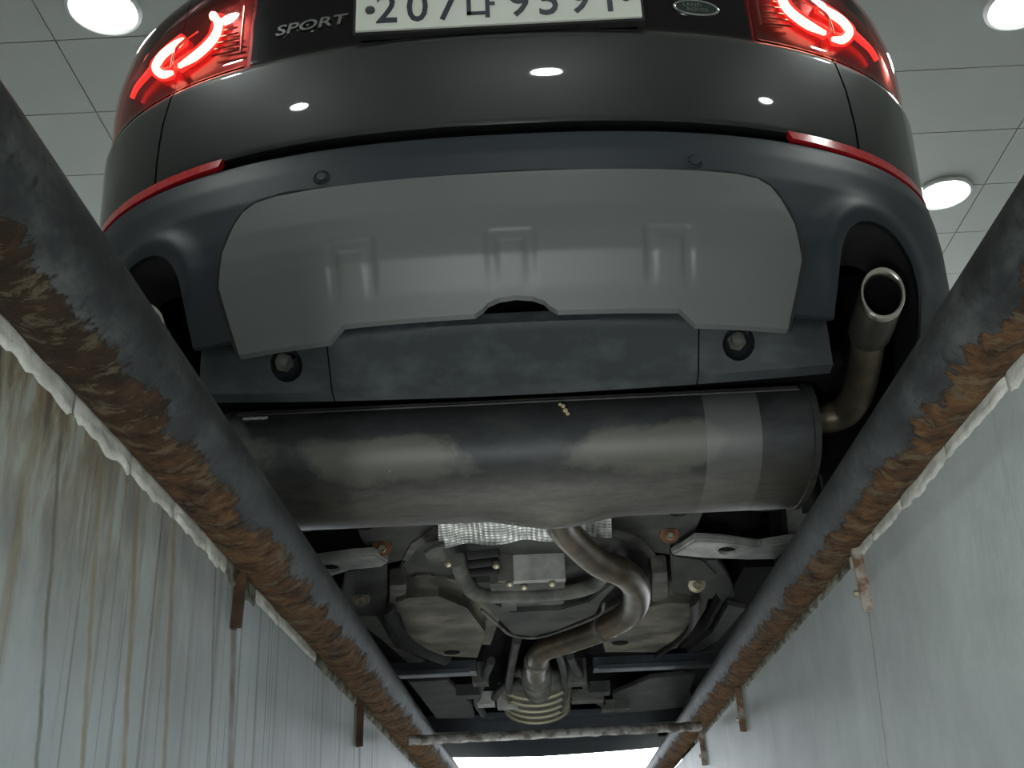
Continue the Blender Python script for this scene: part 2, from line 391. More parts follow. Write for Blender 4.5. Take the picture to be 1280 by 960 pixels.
M['rim_r'] = rim_mat('rim_pipe_right', RP['cx'], RP['cz'], RP['slope'], RP['r'], -1, .10, (.030, .028, .022), (.70, .98))
pl = rim_pipe('rim_pipe', mat=M['rim_l'], label='long black pipe, heavily rusted along its underside, over the stained left wall of the pit', side=1, seed=3.1, **LP)
pr = rim_pipe('rim_pipe', mat=M['rim_r'], label='long grey-black pipe with orange rust patches above the clean grey right pit wall', side=-1, seed=17.7, **RP)

def chunk(x, y0, y1, z0, z1, side, mat, parent, out, seed):
    """lump of old plaster squeezed out along the joint between wall and pipe"""
    bm = bmesh.new(); nu, nv = max(6, int((y1 - y0) / .012)), 8; g = []
    for i in range(nu + 1):
        row = []; t = i / nu; y = y0 + (y1 - y0) * t
        fade = min(1, min(t, 1 - t) * 30 + .25)
        for k in range(nv + 1):
            a = PI * k / nv; p = Vector((y * 18, k * .55, seed))
            o_ = out * min(1, math.sin(a) * 1.5) * fade * (1 + .28 * noise.fractal(p * 2.3, 1, 2.1, 4))
            z = z1 + (z0 - z1) * (k / nv) * (1 + .22 * noise.fractal(Vector((y * 40, 5, seed)), 1, 2, 4))
            row.append(bm.verts.new((x + side * (o_ - .002), y + .004 * noise.noise(p * 1.7), z)))
        g.append(row)
    for i in range(nu):
        for k in range(nv): bm.faces.new((g[i][k], g[i + 1][k], g[i + 1][k + 1], g[i][k + 1]))
    bm.faces.new([r[0] for r in g] + [r[-1] for r in reversed(g)]); bm.faces.new(g[0]); bm.faces.new(list(reversed(g[-1])))
    return obj('plaster_lump', bm, mat, parent, 60)
y = .60; k = 0
for L, mat in ((.19, 1), (.17, 1), (.16, 1), (.15, 1), (.14, 1), (.10, 1), (.17, 0), (.16, 1), (.15, 1), (.17, 1), (.16, 0), (.2, 0), (.22, 0), (.2, 0), (.3, 0), (.3, 0), (.3, 0), (.4, 0)):
    chunk(LW, y, y + L - .004, -.066 - .012 * random.random() if y < 1.6 else -.064, -.036, 1, M['plaster'] if mat else M['plaster_dk'], wl, .0048, k * 3.7)
    y += L; k += 1
y = .66
for L, mat in ((.2, 1), (.22, 1), (.2, 1), (.19, 1), (.15, 1), (.14, 1), (.2, 0), (.24, 0), (.25, 0), (.3, 0), (.3, 0), (.35, 0), (.5, 0)):
    chunk(RW, y, y + L - .004, -.031 - .010 * random.random() if y < 1.65 else -.032, -.006, -1, M['plaster'] if mat else M['plaster_dk'], wr, .0045, 90 + k * 3.7)
    y += L; k += 1

def strap(parent, x, y, ztop, length, side, w_, mat, tilt=.02, nut=True):
    """bent flat iron welded under the rim pipe and bolted to the wall"""
    bm = bmesh.new(); s = side
    box(bm, (min(x, x + s * .006), y - w_ / 2, ztop - length), (max(x, x + s * .006), y + w_ / 2, ztop))
    box(bm, (min(x + s * .006, x + s * .016), y - w_ / 2, ztop - length), (max(x + s * .006, x + s * .016), y - w_ / 2 + .005, ztop + .01))
    for v in bm.verts: v.co.y += tilt * (ztop - v.co.z)
    bevel(bm, .0012, 1)
    o = obj('anchor_strap', bm, mat, parent)
    if nut:
        b2 = bmesh.new(); lathe(b2, [(.009, 0), (.009, .008), (.005, .008), (.005, .016)], (x + s * .006, y + .003 + tilt * length * .7, ztop - length * .72), (s, 0, 0), 6)
        obj('strap_bolt', b2, M['bolt'], o)
    return o
strap(wr, RW, 1.690, -.012, .105, -1, .019, M['strap'], -.10)
strap(wr, RW, 2.890, -.020, .105, -1, .014, M['strap'], -.02)
strap(wr, RW, 3.660, -.020, .100, -1, .014, M['strap'], -.02)
strap(wl, LW, 1.560, -.052, .080, 1, .013, M['rust'], -.14, False)
strap(wl, LW, 2.665, -.052, .100, 1, .014, M['rust'], -.06, False)

# cross bar between the two rim pipes
bm = bmesh.new(); A_ = Vector((-.372, 3.18, -.073)); B_ = Vector((.458, 3.40, -.038)); pts = []
tube(bm, [A_.lerp(B_, i / 40) + Vector((0, 0, .004 * noise.noise(Vector((i * .7, 0, 3))))) for i in range(41)], .0130, 20, sub=1)
tag(obj('cross_bar', bm, M['crossbar'], None, 60), 'thin worn pipe with peeling paint spanning the pit crosswise between the two rusty rim pipes', 'bar')

# ------------------------------------------------------------------ the car
car = empty('car', (XC, 4.0, 0), 'dark sport utility vehicle standing over the pit, seen from below, its tail lamps lit', 'car')
ANCHOR[car.name] = (0, -4.0, 0)
NX, DX = 2.4, .58
def interp(tab, z):
    if z <= tab[0][0]: return tab[0][1]
    for (a, b), (c, d) in zip(tab, tab[1:]):
        if z <= c:
            t = (z - a) / (c - a); return b + (d - b) * t
    return tab[-1][1]
def smooth_tab(tab, k=.008):
    return lambda z: (interp(tab, z - k) + interp(tab, z) * 2 + interp(tab, z + k)) / 4
WT = smooth_tab([(.2, .955), (.6, .952), (1.0, .962), (1.15, .974), (1.3, .982), (1.45, .962), (1.6, .89), (1.75, .74)], .03)
GATE = smooth_tab([(.862, 1.757)] + [(.872 + .018 * i, 1.736 + .55 * (.872 + .018 * i - .985) ** 2) for i in range(13)] + [(1.105, 1.752), (1.125, 1.772), (1.2, 1.778), (1.3, 1.786), (1.4, 1.80), (1.55, 1.865), (1.7, 2.02)], .006)
BUMP = smooth_tab([(.36, 1.90), (.475, 1.800), (.515, 1.762), (.565, 1.722), (.60, 1.710), (.65, 1.703), (.722, 1.700), (.78, 1.708), (.825, 1.722), (.838, 1.730), (.85, 1.765)], .006)
def plan(x, yc, wd, d=DX):
    u = min(abs(x) / wd, .99999); return yc + d * (1 - (1 - u ** NX) ** (1 / NX))
def gateY(x, z): return plan(x, GATE(z), WT(z))
ARCH_C = (.708, .585)
def bumpY(x, z):
    y = plan(x, BUMP(z), WT(z))
    # the bumper swells softly around each exhaust cut-out
    dx, dz = abs(abs(x) - .70) / .085, (z - .57) / .10
    r = math.sqrt(dx * dx + dz * dz)
    return y - .014 * math.exp(-((r - 1.15) / .30) ** 2) * (1 if z > .45 else max(0, (z - .36) / .09))
def surf_hit(px, py, f):
    d = ray(px, py); lo, hi = 1.2, 2.6
    for _ in range(50):
        m = (lo + hi) / 2; p = EYE + d * (m / d.y)
        if p.y > f(p.x - XC, p.z): hi = m
        else: lo = m
    p = EYE + d * (lo / d.y); return Vector((p.x - XC, p.y, p.z))
def shell(f, z0, z1, nz, th, na=120, amax=PI / 2, warp=None):
    """closed skin of the tail: superellipse in plan, profile f in height"""
    bm = bmesh.new()
    def grid(off):
        g = []
        for j in range(nz + 1):
            z = z0 + (z1 - z0) * j / nz; row = []
            for i in range(na + 1):
                a = -amax + 2 * amax * i / na; wd = WT(z) - off
                x = wd * math.copysign(abs(math.sin(a)) ** (2 / NX), math.sin(a))
                yy = f(z) + off + (DX - off) * (1 - abs(math.cos(a)) ** (2 / NX))
                if warp: yy += warp(x, z)
                row.append(bm.verts.new((x, yy, z)))
            g.append(row)
        return g
    A, B = grid(0), grid(th)
    for j in range(nz):
        for i in range(na):
            bm.faces.new((A[j][i], A[j][i + 1], A[j + 1][i + 1], A[j + 1][i])); bm.faces.new((B[j][i], B[j + 1][i], B[j + 1][i + 1], B[j][i + 1]))
        for i in (0, na):
            bm.faces.new((A[j][i], A[j + 1][i], B[j + 1][i], B[j][i]))
    for i in range(na):
        for j in (0, nz): bm.faces.new((A[j][i], A[j][i + 1], B[j][i + 1], B[j][i]))
    bmesh.ops.recalc_face_normals(bm, faces=bm.faces); return bm
def cut(bm, poly, op='INTERSECT', y0=1.3, y1=3.0):
    me = mesh_of(bm, 'part') if not isinstance(bm, bpy.types.Mesh) else bm
    c = bmesh.new(); prism(c, [(x, y0, z) for x, z in poly], (0, y1 - y0, 0)); return boolean(me, c, op)
def mir(poly): return [(-x, z) for x, z in reversed(poly)]

SEAM = [(.722, .80), (.722, .93), (.716, 1.02), (.700, 1.106)]
# tailgate lower panel
tg = cut(shell(GATE, .872, 1.106, 46, .02, 200), [(x - .0025, z) for x, z in SEAM] + [(.70, 1.2), (-.70, 1.2)] + [(-x + .0025, z) for x, z in reversed(SEAM)])
tailgate = link('tailgate', tg, M['paint'], car, 40)
# quarter panels
for s in (1, -1):
    poly = [(x + .0025, z) for x, z in SEAM] + [(.70, 1.2), (1.1, 1.2), (1.1, .8)]
    q = cut(shell(GATE, .870, 1.107, 46, .02, 200), poly if s > 0 else mir(poly))
    link('quarter_panel', q, M['paint'], car, 40)
# glossy number plate panel and upper gate with rear window
pp = cut(shell(lambda z: GATE(z) + .004, 1.108, 1.46, 40, .02, 120), [(-.528, 1), (.528, 1), (.528, 1.6), (-.528, 1.6)])
plate_panel = link('number_plate_panel', pp, M['gloss_black'], tailgate, 40)
link('rear_window', cut(shell(GATE, 1.462, 1.70, 20, .02, 80), [(-.6, 1), (.6, 1), (.56, 1.8), (-.56, 1.8)]), M['gloss_black'], tailgate, 40)
for s in (1, -1):
    poly = [(.56, 1.463), (.54, 1.72), (1.1, 1.72), (1.1, 1.463)]
    link('rear_pillar', cut(shell(GATE, 1.463, 1.70, 20, .02, 80), poly if s > 0 else mir(poly)), M['paint'], car, 40)
# dark backing behind the joints
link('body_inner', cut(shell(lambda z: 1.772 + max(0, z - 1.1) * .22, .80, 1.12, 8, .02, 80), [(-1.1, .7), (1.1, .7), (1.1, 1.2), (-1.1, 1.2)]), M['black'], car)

# number plate
def warp_text(name, txt, size, x0, z0, f, off, mat, parent, align='CENTER', depth=.002, italic=0.0, sx=1.0, bold=0.0):
    cu = bpy.data.curves.new('txt', 'FONT'); cu.body = txt; cu.size = size; cu.align_x = align; cu.extrude = depth; cu.offset = bold; cu.resolution_u = 3
    o = bpy.data.objects.new('txt', cu); C.objects.link(o); dg = bpy.context.evaluated_depsgraph_get(); dg.update()
    me = bpy.data.meshes.new_from_object(o.evaluated_get(dg), depsgraph=dg); bpy.data.objects.remove(o)
    for v in me.vertices:
        x, z = x0 + v.co.x * sx + italic * v.co.y, z0 + v.co.y
        v.co = (x, f(x, z) - off - v.co.z, z)
    bm = bmesh.new(); bm.from_mesh(me); bpy.data.meshes.remove(me)
    return obj(name, bm, mat, parent)
PZ0, PZ1, PW = 1.124, 1.248, .291
bm = bmesh.new(); box(bm, (-PW - .006, 1.750, PZ0 - .006), (PW + .006, 1.768, PZ1)); bevel(bm, .004, 2)
pframe = obj('plate_holder', bm, M['rubber'], tailgate)
bm = bmesh.new(); box(bm, (-PW, 1.745, PZ0), (PW, 1.751, PZ1 + .002)); bevel(bm, .003, 2)
plate = obj('number_plate', bm, M['plate'], tailgate); plate['label'] = 'white number plate with dark characters'
flat = lambda x, z: 1.745
for i, (ch, x) in enumerate((('2', -.228), ('0', -.165), ('7', -.103), ('9', .044), ('5', .104), ('9', .167), ('1', .228))):
    t_ = warp_text('plate_character', ch, .112, x, PZ0 + .018, flat, .0005, M['plate_ink'], plate, depth=.0012, sx=.86, bold=.0008)
# the syllable, drawn stroke by stroke
bm = bmesh.new()
for a, b in (((-.064, .026), (-.055, .090)), ((-.064, .026), (-.026, .034)), ((-.026, .018), (-.017, .102)), ((-.017, .050), (-.006, .058))):
    box(bm, (a[0], 1.7433, PZ0 + a[1]), (b[0], 1.7452, PZ0 + b[1]))
obj('plate_character', bm, M['plate_ink'], plate)
for x in (-.262, .262):
    bm = bmesh.new(); lathe(bm, [(.010, 0), (.010, .003), (.005, .005), (.005, .0051)], (x, 1.745, PZ0 + .052), (0, -1, 0), 12)
    obj('plate_bolt', bm, M['sub'], plate)
ppY = lambda x, z: plan(x, GATE(z) + .004, WT(z))
a = surf_hit(388, 33, ppY)
warp_text('model_lettering', 'SPORT', .040, a.x, a.z - .012, ppY, .003, M['chrome'], tailgate, depth=.002, italic=.18, sx=1.30, bold=.0006)
b = surf_hit(870, 11, ppY)
bm = bmesh.new()
for (rx, rz, y0, y1) in ((.050, .022, 0, .005),):
    N = 40; rings = []
    for sc_, h in ((1, 0), (1, .004), (.93, .006), (.88, .0045)):
        rings.append([bm.verts.new((b.x + rx * sc_ * math.cos(2 * PI * k / N), ppY(b.x + rx * sc_ * math.cos(2 * PI * k / N), b.z) - h, b.z + rz * (sc_ - (1 - sc_) * .8) * math.sin(2 * PI * k / N))) for k in range(N)])
    for r0, r1 in zip(rings, rings[1:]):
        for k in range(N): bm.faces.new((r0[k], r0[(k + 1) % N], r1[(k + 1) % N], r1[k]))
badge = obj('badge', bm, M['chrome'], tailgate, 30); badge['label'] = 'oval badge with silver rim'
bm = bmesh.new(); N = 40
ring = [bm.verts.new((b.x + .0445 * math.cos(2 * PI * k / N), ppY(b.x + .0445 * math.cos(2 * PI * k / N), b.z) - .004, b.z + .0175 * math.sin(2 * PI * k / N))) for k in range(N)]
r2 = [bm.verts.new(v.co + Vector((0, .004, 0))) for v in ring]
bm.faces.new(ring); bm.faces.new(r2)
for k in range(N): bm.faces.new((ring[k], ring[(k + 1) % N], r2[(k + 1) % N], r2[k]))
obj('badge_field', bm, M['badge_green'], badge)
warp_text('badge_lettering', 'LAND', .0155, b.x - .008, b.z + .0012, ppY, .0042, M['chrome'], badge, depth=.0008)
warp_text('badge_lettering', 'ROVER', .0155, b.x + .003, b.z - .0122, ppY, .0042, M['chrome'], badge, depth=.0008)

# tail lamps
LZ = 1.46
inY = lambda d: (lambda x, z: gateY(x, z) + d)
RING_IN = [(256, 19), (266, 19), (273, 31), (267, 48), (247, 68), (224, 83)]
RING_OUT = [(220, 44), (210, 50), (202, 59), (196, 71), (195, 85), (203, 93), (215, 91)]
TAIL = [(191, 86), (179, 96), (170, 109), (164, 122)]
def lamp_pt(x, y, d):
    for k in range(60):
        p = surf_hit(x, y, inY(d))
        if p.y < 2.15: break
        x += 1.0; y += .5
    return p
for s in (1, -1):
    def on(pts, d): return [Vector((s * abs(p.x), p.y, p.z)) for p in (lamp_pt(x, y, d) for x, y in pts)]
    house = [(.535, 1.112), (1.2, 1.112), (1.2, LZ), (.535, LZ)]
    h = cut(shell(lambda z: GATE(z) + .034, 1.108, LZ, 16, .02, 120, PI / 2 * .985), house if s > 0 else mir(house))
    lamp = link('tail_lamp', h, M['lamp_house'], car, 40); lamp['label'] = 'lit red tail lamp'
    for x0, x1 in ((.536, .7085), (.7115, 1.2)):
        pl_ = [(x0, 1.118), (x1, 1.118), (x1, LZ - .005), (x0, LZ - .005)]
        link('lamp_lens', cut(shell(lambda z: GATE(z) - .001, 1.110, LZ, 16, .006, 120, PI / 2 * .98), pl_ if s > 0 else mir(pl_)), M['lens'], lamp, 40)
    for x0, x1 in ((.536, .7085), (.7115, 1.2)):
        pl_ = [(x0, 1.109), (x1, 1.109), (x1, 1.1175), (x0, 1.1175)]
        link('lamp_sill', cut(shell(lambda z: GATE(z) - .003, 1.108, 1.12, 2, .012, 120, PI / 2 * .98), pl_ if s > 0 else mir(pl_)), M['gloss_black'], lamp, 40)
    lou = [((264, 70), (300, 62)), ((268, 62), (299, 55)), ((272, 54), (299, 48)), ((276, 46), (298, 41)), ((280, 38), (297, 34))]
    for a, b in lou:
        bm = bmesh.new(); tube(bm, on([a, ((a[0] + b[0]) / 2, (a[1] + b[1]) / 2), b], .022), .0022, 6); obj('lamp_louvre', bm, M['chrome'], lamp)
    bm = bmesh.new(); tube(bm, on([(301, 66), (303, 40), (306, 8)], .012), .003, 8); obj('lamp_frame', bm, M['chrome'], lamp)
    bm = bmesh.new(); tube(bm, on([(227, 28), (221, 60), (213, 91)], .010), .0035, 8); obj('lamp_divider', bm, M['chrome'], lamp)
    for pts in (RING_IN, RING_OUT):
        bm = bmesh.new(); tube(bm, on(pts, .022), .015, 12, sub=5); rg = obj('light_ring', bm, M['glow'], lamp)
        bm = bmesh.new(); tube(bm, on(pts, .010), lambda t: .0095 * min(1, .55 + 3 * min(t, 1 - t)), 12, sub=5); obj('light_core', bm, M['glow_hot'], rg)
    bm = bmesh.new(); tube(bm, on(TAIL, .014), lambda t: .008 - .003 * t, 10); obj('light_bar', bm, M['glow'], lamp)

# reflectors in the joint
for s in (1, -1):
    poly = [(.566, .846), (.560, .867), (.90, .867), (.915, .838), (.74, .840)]
    r_ = link('reflector', cut(shell(lambda z: 1.724 + (z - .838) * .25, .836, .868, 8, .02, 160), poly if s > 0 else mir(poly)), M['red_lens'], car, 40)
    r_['label'] = 'red strip reflector in the joint above the bumper'

# bumper cover with exhaust cut-outs
arch0 = [(.607, .30), (.607, .50), (.617, .575), (.637, .625), (.668, .655), (.705, .664), (.742, .652), (.772, .618), (.788, .565), (.795, .50), (.80, .42), (.80, .30)]
arch = [(p.x, p.y) for p in smooth_path([(x, z, 0) for x, z in arch0[1:-1]], 5)]
arch = [arch0[0]] + arch + [arch0[-1]]
def bw(x, z): return bumpY(x, z) - plan(x, BUMP(z), WT(z))
bmp = shell(BUMP, .485, .85, 80, .012, 260, warp=bw)
bme = cut(bmp, arch, 'DIFFERENCE', 1.3, 2.5); bme = cut(bme, mir(arch), 'DIFFERENCE', 1.3, 2.5)
bme = cut(bme, [(-.505, .4), (.505, .4), (.505, .535), (-.505, .535)], 'DIFFERENCE', 1.3, 2.5)
bumper = link('rear_bumper', bme, M['bumper'], car, 35)
# lower corners outside the exhausts
for s in (1, -1):
    poly = [(.803, .25), (.803, .4835), (1.1, .4835), (1.1, .25)]
    link('bumper_corner', cut(shell(BUMP, .28, .4835, 20, .012, 120), poly if s > 0 else mir(poly)), M['bumper'], bumper)
    # inner flange of the cut-out
    bm = bmesh.new(); P = [Vector((s * x, bumpY(x, z) + .004, z)) for x, z in arch[1:-1]]; P2 = [p + Vector((0, .16, 0)) for p in P]
    va = [bm.verts.new(p) for p in P]; vb = [bm.verts.new(p) for p in P2]; cen = Vector((s * .70, 0, .56))
    vc = [bm.verts.new(p + Vector((p.x - cen.x, 0, p.z - cen.z)).normalized() * .006) for p in P]; vd = [bm.verts.new(p + Vector((p.x - cen.x, 0, p.z - cen.z)).normalized() * .006) for p in P2]
    for i in range(len(P) - 1):
        for q0, q1 in ((va, vb), (vb, vd), (vd, vc), (vc, va)): bm.faces.new((q0[i], q0[i + 1], q1[i + 1], q1[i]))
    obj('exhaust_surround', bm, M['rubber'], bumper)

# parking sensors
for px, py in ((402, 222), (868, 202)):
    p = surf_hit(px, py, bumpY); e_ = .01
    n_ = Vector((bumpY(p.x + e_, p.z) - bumpY(p.x - e_, p.z), -2 * e_, bumpY(p.x, p.z + e_) - bumpY(p.x, p.z - e_))).normalized()
    bm = bmesh.new(); lathe(bm, [(.0165, -.004), (.0165, .0015), (.0145, .0035), (.0120, .001), (.0105, .001), (.0105, .003), (.0085, .0042)], p, n_, 28)
    obj('parking_sensor', bm, M['bumper'], bumper, 25)

# silver skid panel
SK = lambda z: BUMP(z) - .006
def uwarp(x, z):
    """three shallow inverted-U grooves pressed into the panel, fading out downwards"""
    d = 0
    for cx in (-.284, .005, .291):
        hw, zt, wd = .034, .597, .0095
        u = abs(x - cx) - hw; vtop = z - zt
        if vtop <= 0: dist = abs(u)
        else: dist = math.hypot(max(u, 0), vtop) if u > -.0 else abs(vtop)
        if u < 0: dist = min(abs(u), abs(vtop)) if vtop <= 0 else vtop
        g = max(0, min(1, (wd - dist) / .007 + .5)); fade = max(0, min(1, (z - .505) / .075))
        if z < zt + wd + .01: d += .0042 * g * fade
    return d
edge_l = [(-.605, .475), (-.585, .55), (-.565, .61), (-.53, .675), (-.505, .700), (-.475, .7125), (-.44, .7185)]
top = [(x / 100, .7215) for x in range(-40, 41, 8)]
out = [(-.515, .460), (-.539, .56), (-.531, .625), (-.510, .675), (-.494, .699), (-.470, .7135), (-.43, .7195), (-.36, .7215), (0, .7225), (.36, .7215), (.43, .7195), (.470, .7135), (.494, .699), (.510, .675), (.531, .625), (.539, .56), (.515, .460),
       (.338, .460), (.308, .481), (.086, .481)] + [(.010 + .062 * math.cos(t), .484 + .020 * math.sin(t)) for t in (0.2, .6, 1.05, 1.57, 2.09, 2.54, 2.94)] + [(-.066, .481), (-.308, .481), (-.338, .460)]
skid = link('skid_panel', cut(shell(SK, .452, .726, 90, .018, 420, PI / 2 * .5, warp=uwarp), out), M['skid'], bumper, 30); skid['label'] = 'satin grey skid panel with three pressed arches'
# dark joint round the skid panel
bm = bmesh.new(); P = [Vector((x, bumpY(x, z) + .001, z + .0015)) for x, z in [(x * 1.006, z + (.0025 if z > .6 else 0)) for x, z in out[:17]]]
tube(bm, P, .0042, 8, sub=4); obj('skid_panel_joint', bm, M['rubber'], bumper)

# lower apron under the bumper: two side pieces, a middle piece and two recovery-eye pockets
def valY(x, z):
    t = max(0, min(1, (z - .408) / .075)); return (1.95 - .03 * (abs(x) / .58) ** 2) * (1 - t) + (1.838 + .070 * (abs(x) / .58) ** 2.2) * t
def apron(x0, x1, nx=40, zt=.502):
    bm = bmesh.new(); A, B = [], []
    for j in range(15):
        z = .408 + (zt - .408) * j / 14; A.append([bm.verts.new((x0 + (x1 - x0) * i / nx, valY(x0 + (x1 - x0) * i / nx, z), z)) for i in range(nx + 1)])
    lip = [bm.verts.new((v.co.x, v.co.y + .030, .403)) for v in A[0]]
    lip2 = [bm.verts.new((v.co.x, v.co.y + .030, .412)) for v in A[0]]; top_ = [bm.verts.new((v.co.x, v.co.y + .02, v.co.z)) for v in A[-1]]
    rows = A + [top_, lip2, lip]
    for r0, r1 in zip(rows, rows[1:] + rows[:1]):
        for i in range(nx): bm.faces.new((r0[i], r0[i + 1], r1[i + 1], r1[i]))
    for i in (0, nx): bm.faces.new([r[i] for r in rows])
    return bm
for s in (1, -1):
    bm = apron(.352 * s, .602 * s); bmesh.ops.recalc_face_normals(bm, faces=bm.faces); me = mesh_of(bm, 'apron')
    cb = bmesh.new(); bmesh.ops.create_uvsphere(cb, u_segments=24, v_segments=16, radius=1)
    hx = .427 if s > 0 else -.432
    for v in cb.verts: v.co = Vector((hx + v.co.x * .031, valY(hx, .45) + v.co.y * .035 - .004, .450 + v.co.z * .034))
    pc = bmesh.new(); bmesh.ops.create_uvsphere(pc, u_segments=24, v_segments=16, radius=1)
    for v in pc.verts: v.co = Vector((hx + v.co.x * .031, valY(hx, .45) + v.co.y * .035 - .004, .450 + v.co.z * .034))
    fs = [f for f in pc.faces if f.calc_center_median().y < valY(f.calc_center_median().x, f.calc_center_median().z) + .002 or f.calc_center_median().z > .475]
    bmesh.ops.delete(pc, geom=fs, context='FACES')
    ap = link('apron_side', boolean(me, cb, 'DIFFERENCE'), M['valance'], bumper, 35)
    obj('eye_pocket', pc, M['bumper'], ap)
    bm = bmesh.new(); lathe(bm, [(.012, 0), (.012, .026), (.006, .028)], (hx - .004, valY(hx, .46) + .012, .456), (0, -1, -.1), 16)
    lathe(bm, [(.018, 0), (.018, .008)], (hx - .004, valY(hx, .46) + .010, .456), (0, -1, -.1), 6)
    obj('recovery_eye', bm, M['dusty'], ap)
obj('apron_middle', apron(-.349, .349, 60, .508), M['valance'], bumper)
# black sheet standing in for the shade behind the apron top, seen through the arch over the middle
bm = bmesh.new(); box(bm, (-.53, 1.94, .46), (.53, 1.955, .62)); obj('bumper_shade', bm, M['black'], bumper)

# ---- exhaust
def muffler():
    bm = bmesh.new(); N = 64; cy, cz, ay, bz = 2.255, .372, .190, .113; x0, x1 = -.598, .602
    def sec(x, k=1.0):
        return [bm.verts.new((x, cy + ay * k * math.copysign(abs(math.cos(2 * PI * i / N)) ** .85, math.cos(2 * PI * i / N)), cz + bz * k * math.copysign(abs(math.sin(2 * PI * i / N)) ** .85, math.sin(2 * PI * i / N)))) for i in range(N)]
    xs = [(x0 + .006, .80), (x0 + .004, .93), (x0, .975), (x0, 1.022), (x0 + .012, 1.022), (x0 + .014, 1.0)] + [(x0 + .014 + (x1 - x0 - .028) * i / 40, 1.0) for i in range(1, 40)] + [(x1 - .014, 1.0), (x1 - .012, 1.022), (x1, 1.022), (x1, .975), (x1 - .004, .93), (x1 - .006, .80)]
    R = [sec(x, k) for x, k in xs]
    for a, b in zip(R, R[1:]):
        for i in range(N): bm.faces.new((a[i], a[(i + 1) % N], b[(i + 1) % N], b[i]))
    bm.faces.new(R[0]); bm.faces.new(list(reversed(R[-1])))
    # swaged saddle where the inlet pipe enters from below
    for v in bm.verts:
        d = math.hypot((v.co.x - .07) / .16, (v.co.y - 2.34) / .16)
        if d < 1 and v.co.z < cz: v.co.z -= .022 * (1 - d * d) ** 2
    return bm, (cy, cz, ay, bz)
bm, (cy, cz, ay, bz) = muffler()
muf = obj('muffler', bm, M['muffler'], car, 40)
def mufpt(x, a, k=1.0):
    c_, s_ = math.cos(a), math.sin(a)
    return Vector((x, cy + ay * k * math.copysign(abs(c_) ** .85, c_), cz + bz * k * math.copysign(abs(s_) ** .85, s_)))
bm = bmesh.new()
for a0 in (PI + -.62, PI + -.52):
    tube(bm, [mufpt(-.575 + 1.15 * i / 30, a0) + Vector((0, 0, .0008 * noise.noise(Vector((i * 1.3, a0, 0))))) for i in range(31)], .0035, 8, sub=1)
obj('seam', bm, M['sub'], muf)
bm = bmesh.new()
for x in (-.545,):
    tube(bm, [mufpt(x - .012 + .05 * i / 6, PI - .40 + .01 * (i % 2), 1.004) for i in range(7)], .004, 6, sub=1)
obj('weld_bead', bm, M['alu'], muf)
bm = bmesh.new()
q = mufpt(.098, PI - .23, 1.003)
for dx, dz, r in ((0, 0, .006), (-.004, .010, .005), (.004, -.008, .005), (-.010, .014, .004), (.0, -.014, .003)):
    bmesh.ops.create_icosphere(bm, subdivisions=1, radius=r, matrix=Matrix.Translation(q + Vector((dx, 0, dz))))
obj('stuck_leaf_scrap', bm, plain('pale_scrap', (.55, .45, .28), .8), muf)
# outlet pipes, sleeves and tips
for s in (1, -1):
    tip = Vector((.709 * s, 1.885, .536)); ax = Vector((.02 * s, -.97, .25)).normalized(); nn = Vector((0, -.95, -.31)).normalized()
    base = tip - ax * .125
    P = [Vector((.585 * s, 2.20, .418)), Vector((.64 * s, 2.20, .415)), Vector((.683 * s, 2.185, .418)), Vector((.703 * s, 2.14, .434)), Vector((.708 * s, 2.08, .464)), base + ax * .01]
    bm = bmesh.new(); tube(bm, P, .033, 24, sub=8); obj('outlet_pipe', bm, M['pipe_brown'], muf, 60)
    def slash(bm):                                       # the end is cut off at a slant
        for v in bm.verts:
            h = (v.co - tip).dot(ax)
            if h > -.03:
                r_ = v.co - tip - ax * h; v.co += ax * (-(r_.dot(nn)) / ax.dot(nn))
    bm = bmesh.new(); lathe(bm, [(.033, -.135), (.041, -.115), (.0425, -.09), (.0425, -.001), (.0365, -.001), (.0365, -.10), (.033, -.13)], tip, ax, 36, closed=True); slash(bm)
    tp = obj('tailpipe_sleeve', bm, M['sleeve'], muf, 40)
    bm = bmesh.new(); lathe(bm, [(.0430, -.006), (.0432, .0), (.0415, .0032), (.0375, .0032), (.0355, .0), (.0355, -.010), (.0362, -.010)], tip, ax, 40, closed=True); slash(bm)
    obj('tailpipe_rim', bm, M['tip_steel'], tp, 40)
    bm = bmesh.new(); lathe(bm, [(.0364, .090), (.0364, 0), (.001, 0), (.001, -.002), (.0368, -.002), (.0368, .090)], tip - ax * .098, ax, 36, closed=True); slash(bm); obj('tailpipe_bore', bm, M['black'], tp)  # black lining puts the darkness inside the pipe into the colour
# inlet pipe snaking forward
mp = [mufpt(.075, 1.5 * PI) + Vector((0, .05, .03)), U(700, 655, .285), U(722, 680, .285), U(750, 704, .285), U(781, 717, .29), U(796, 738, .295), U(788, 765, .30), U(755, 785, .305), U(715, 800, .305), U(680, 812, .31), U(671, 826, .31), U(670, 850, .31)]
bm = bmesh.new(); tube(bm, mp, lambda t: .034 + .006 * min(1, t * 2.2), 24, sub=8); obj('inlet_pipe', bm, M['pipe_brown'], muf, 60)
for i in (7, 10):
    p, q = mp[i], mp[i + 1]; d = (q - p).normalized(); bm = bmesh.new(); lathe(bm, [(.040, -.012), (.046, -.008), (.046, .008), (.040, .012)], p, d, 24, closed=True); obj('pipe_clamp', bm, M['dusty'], muf)
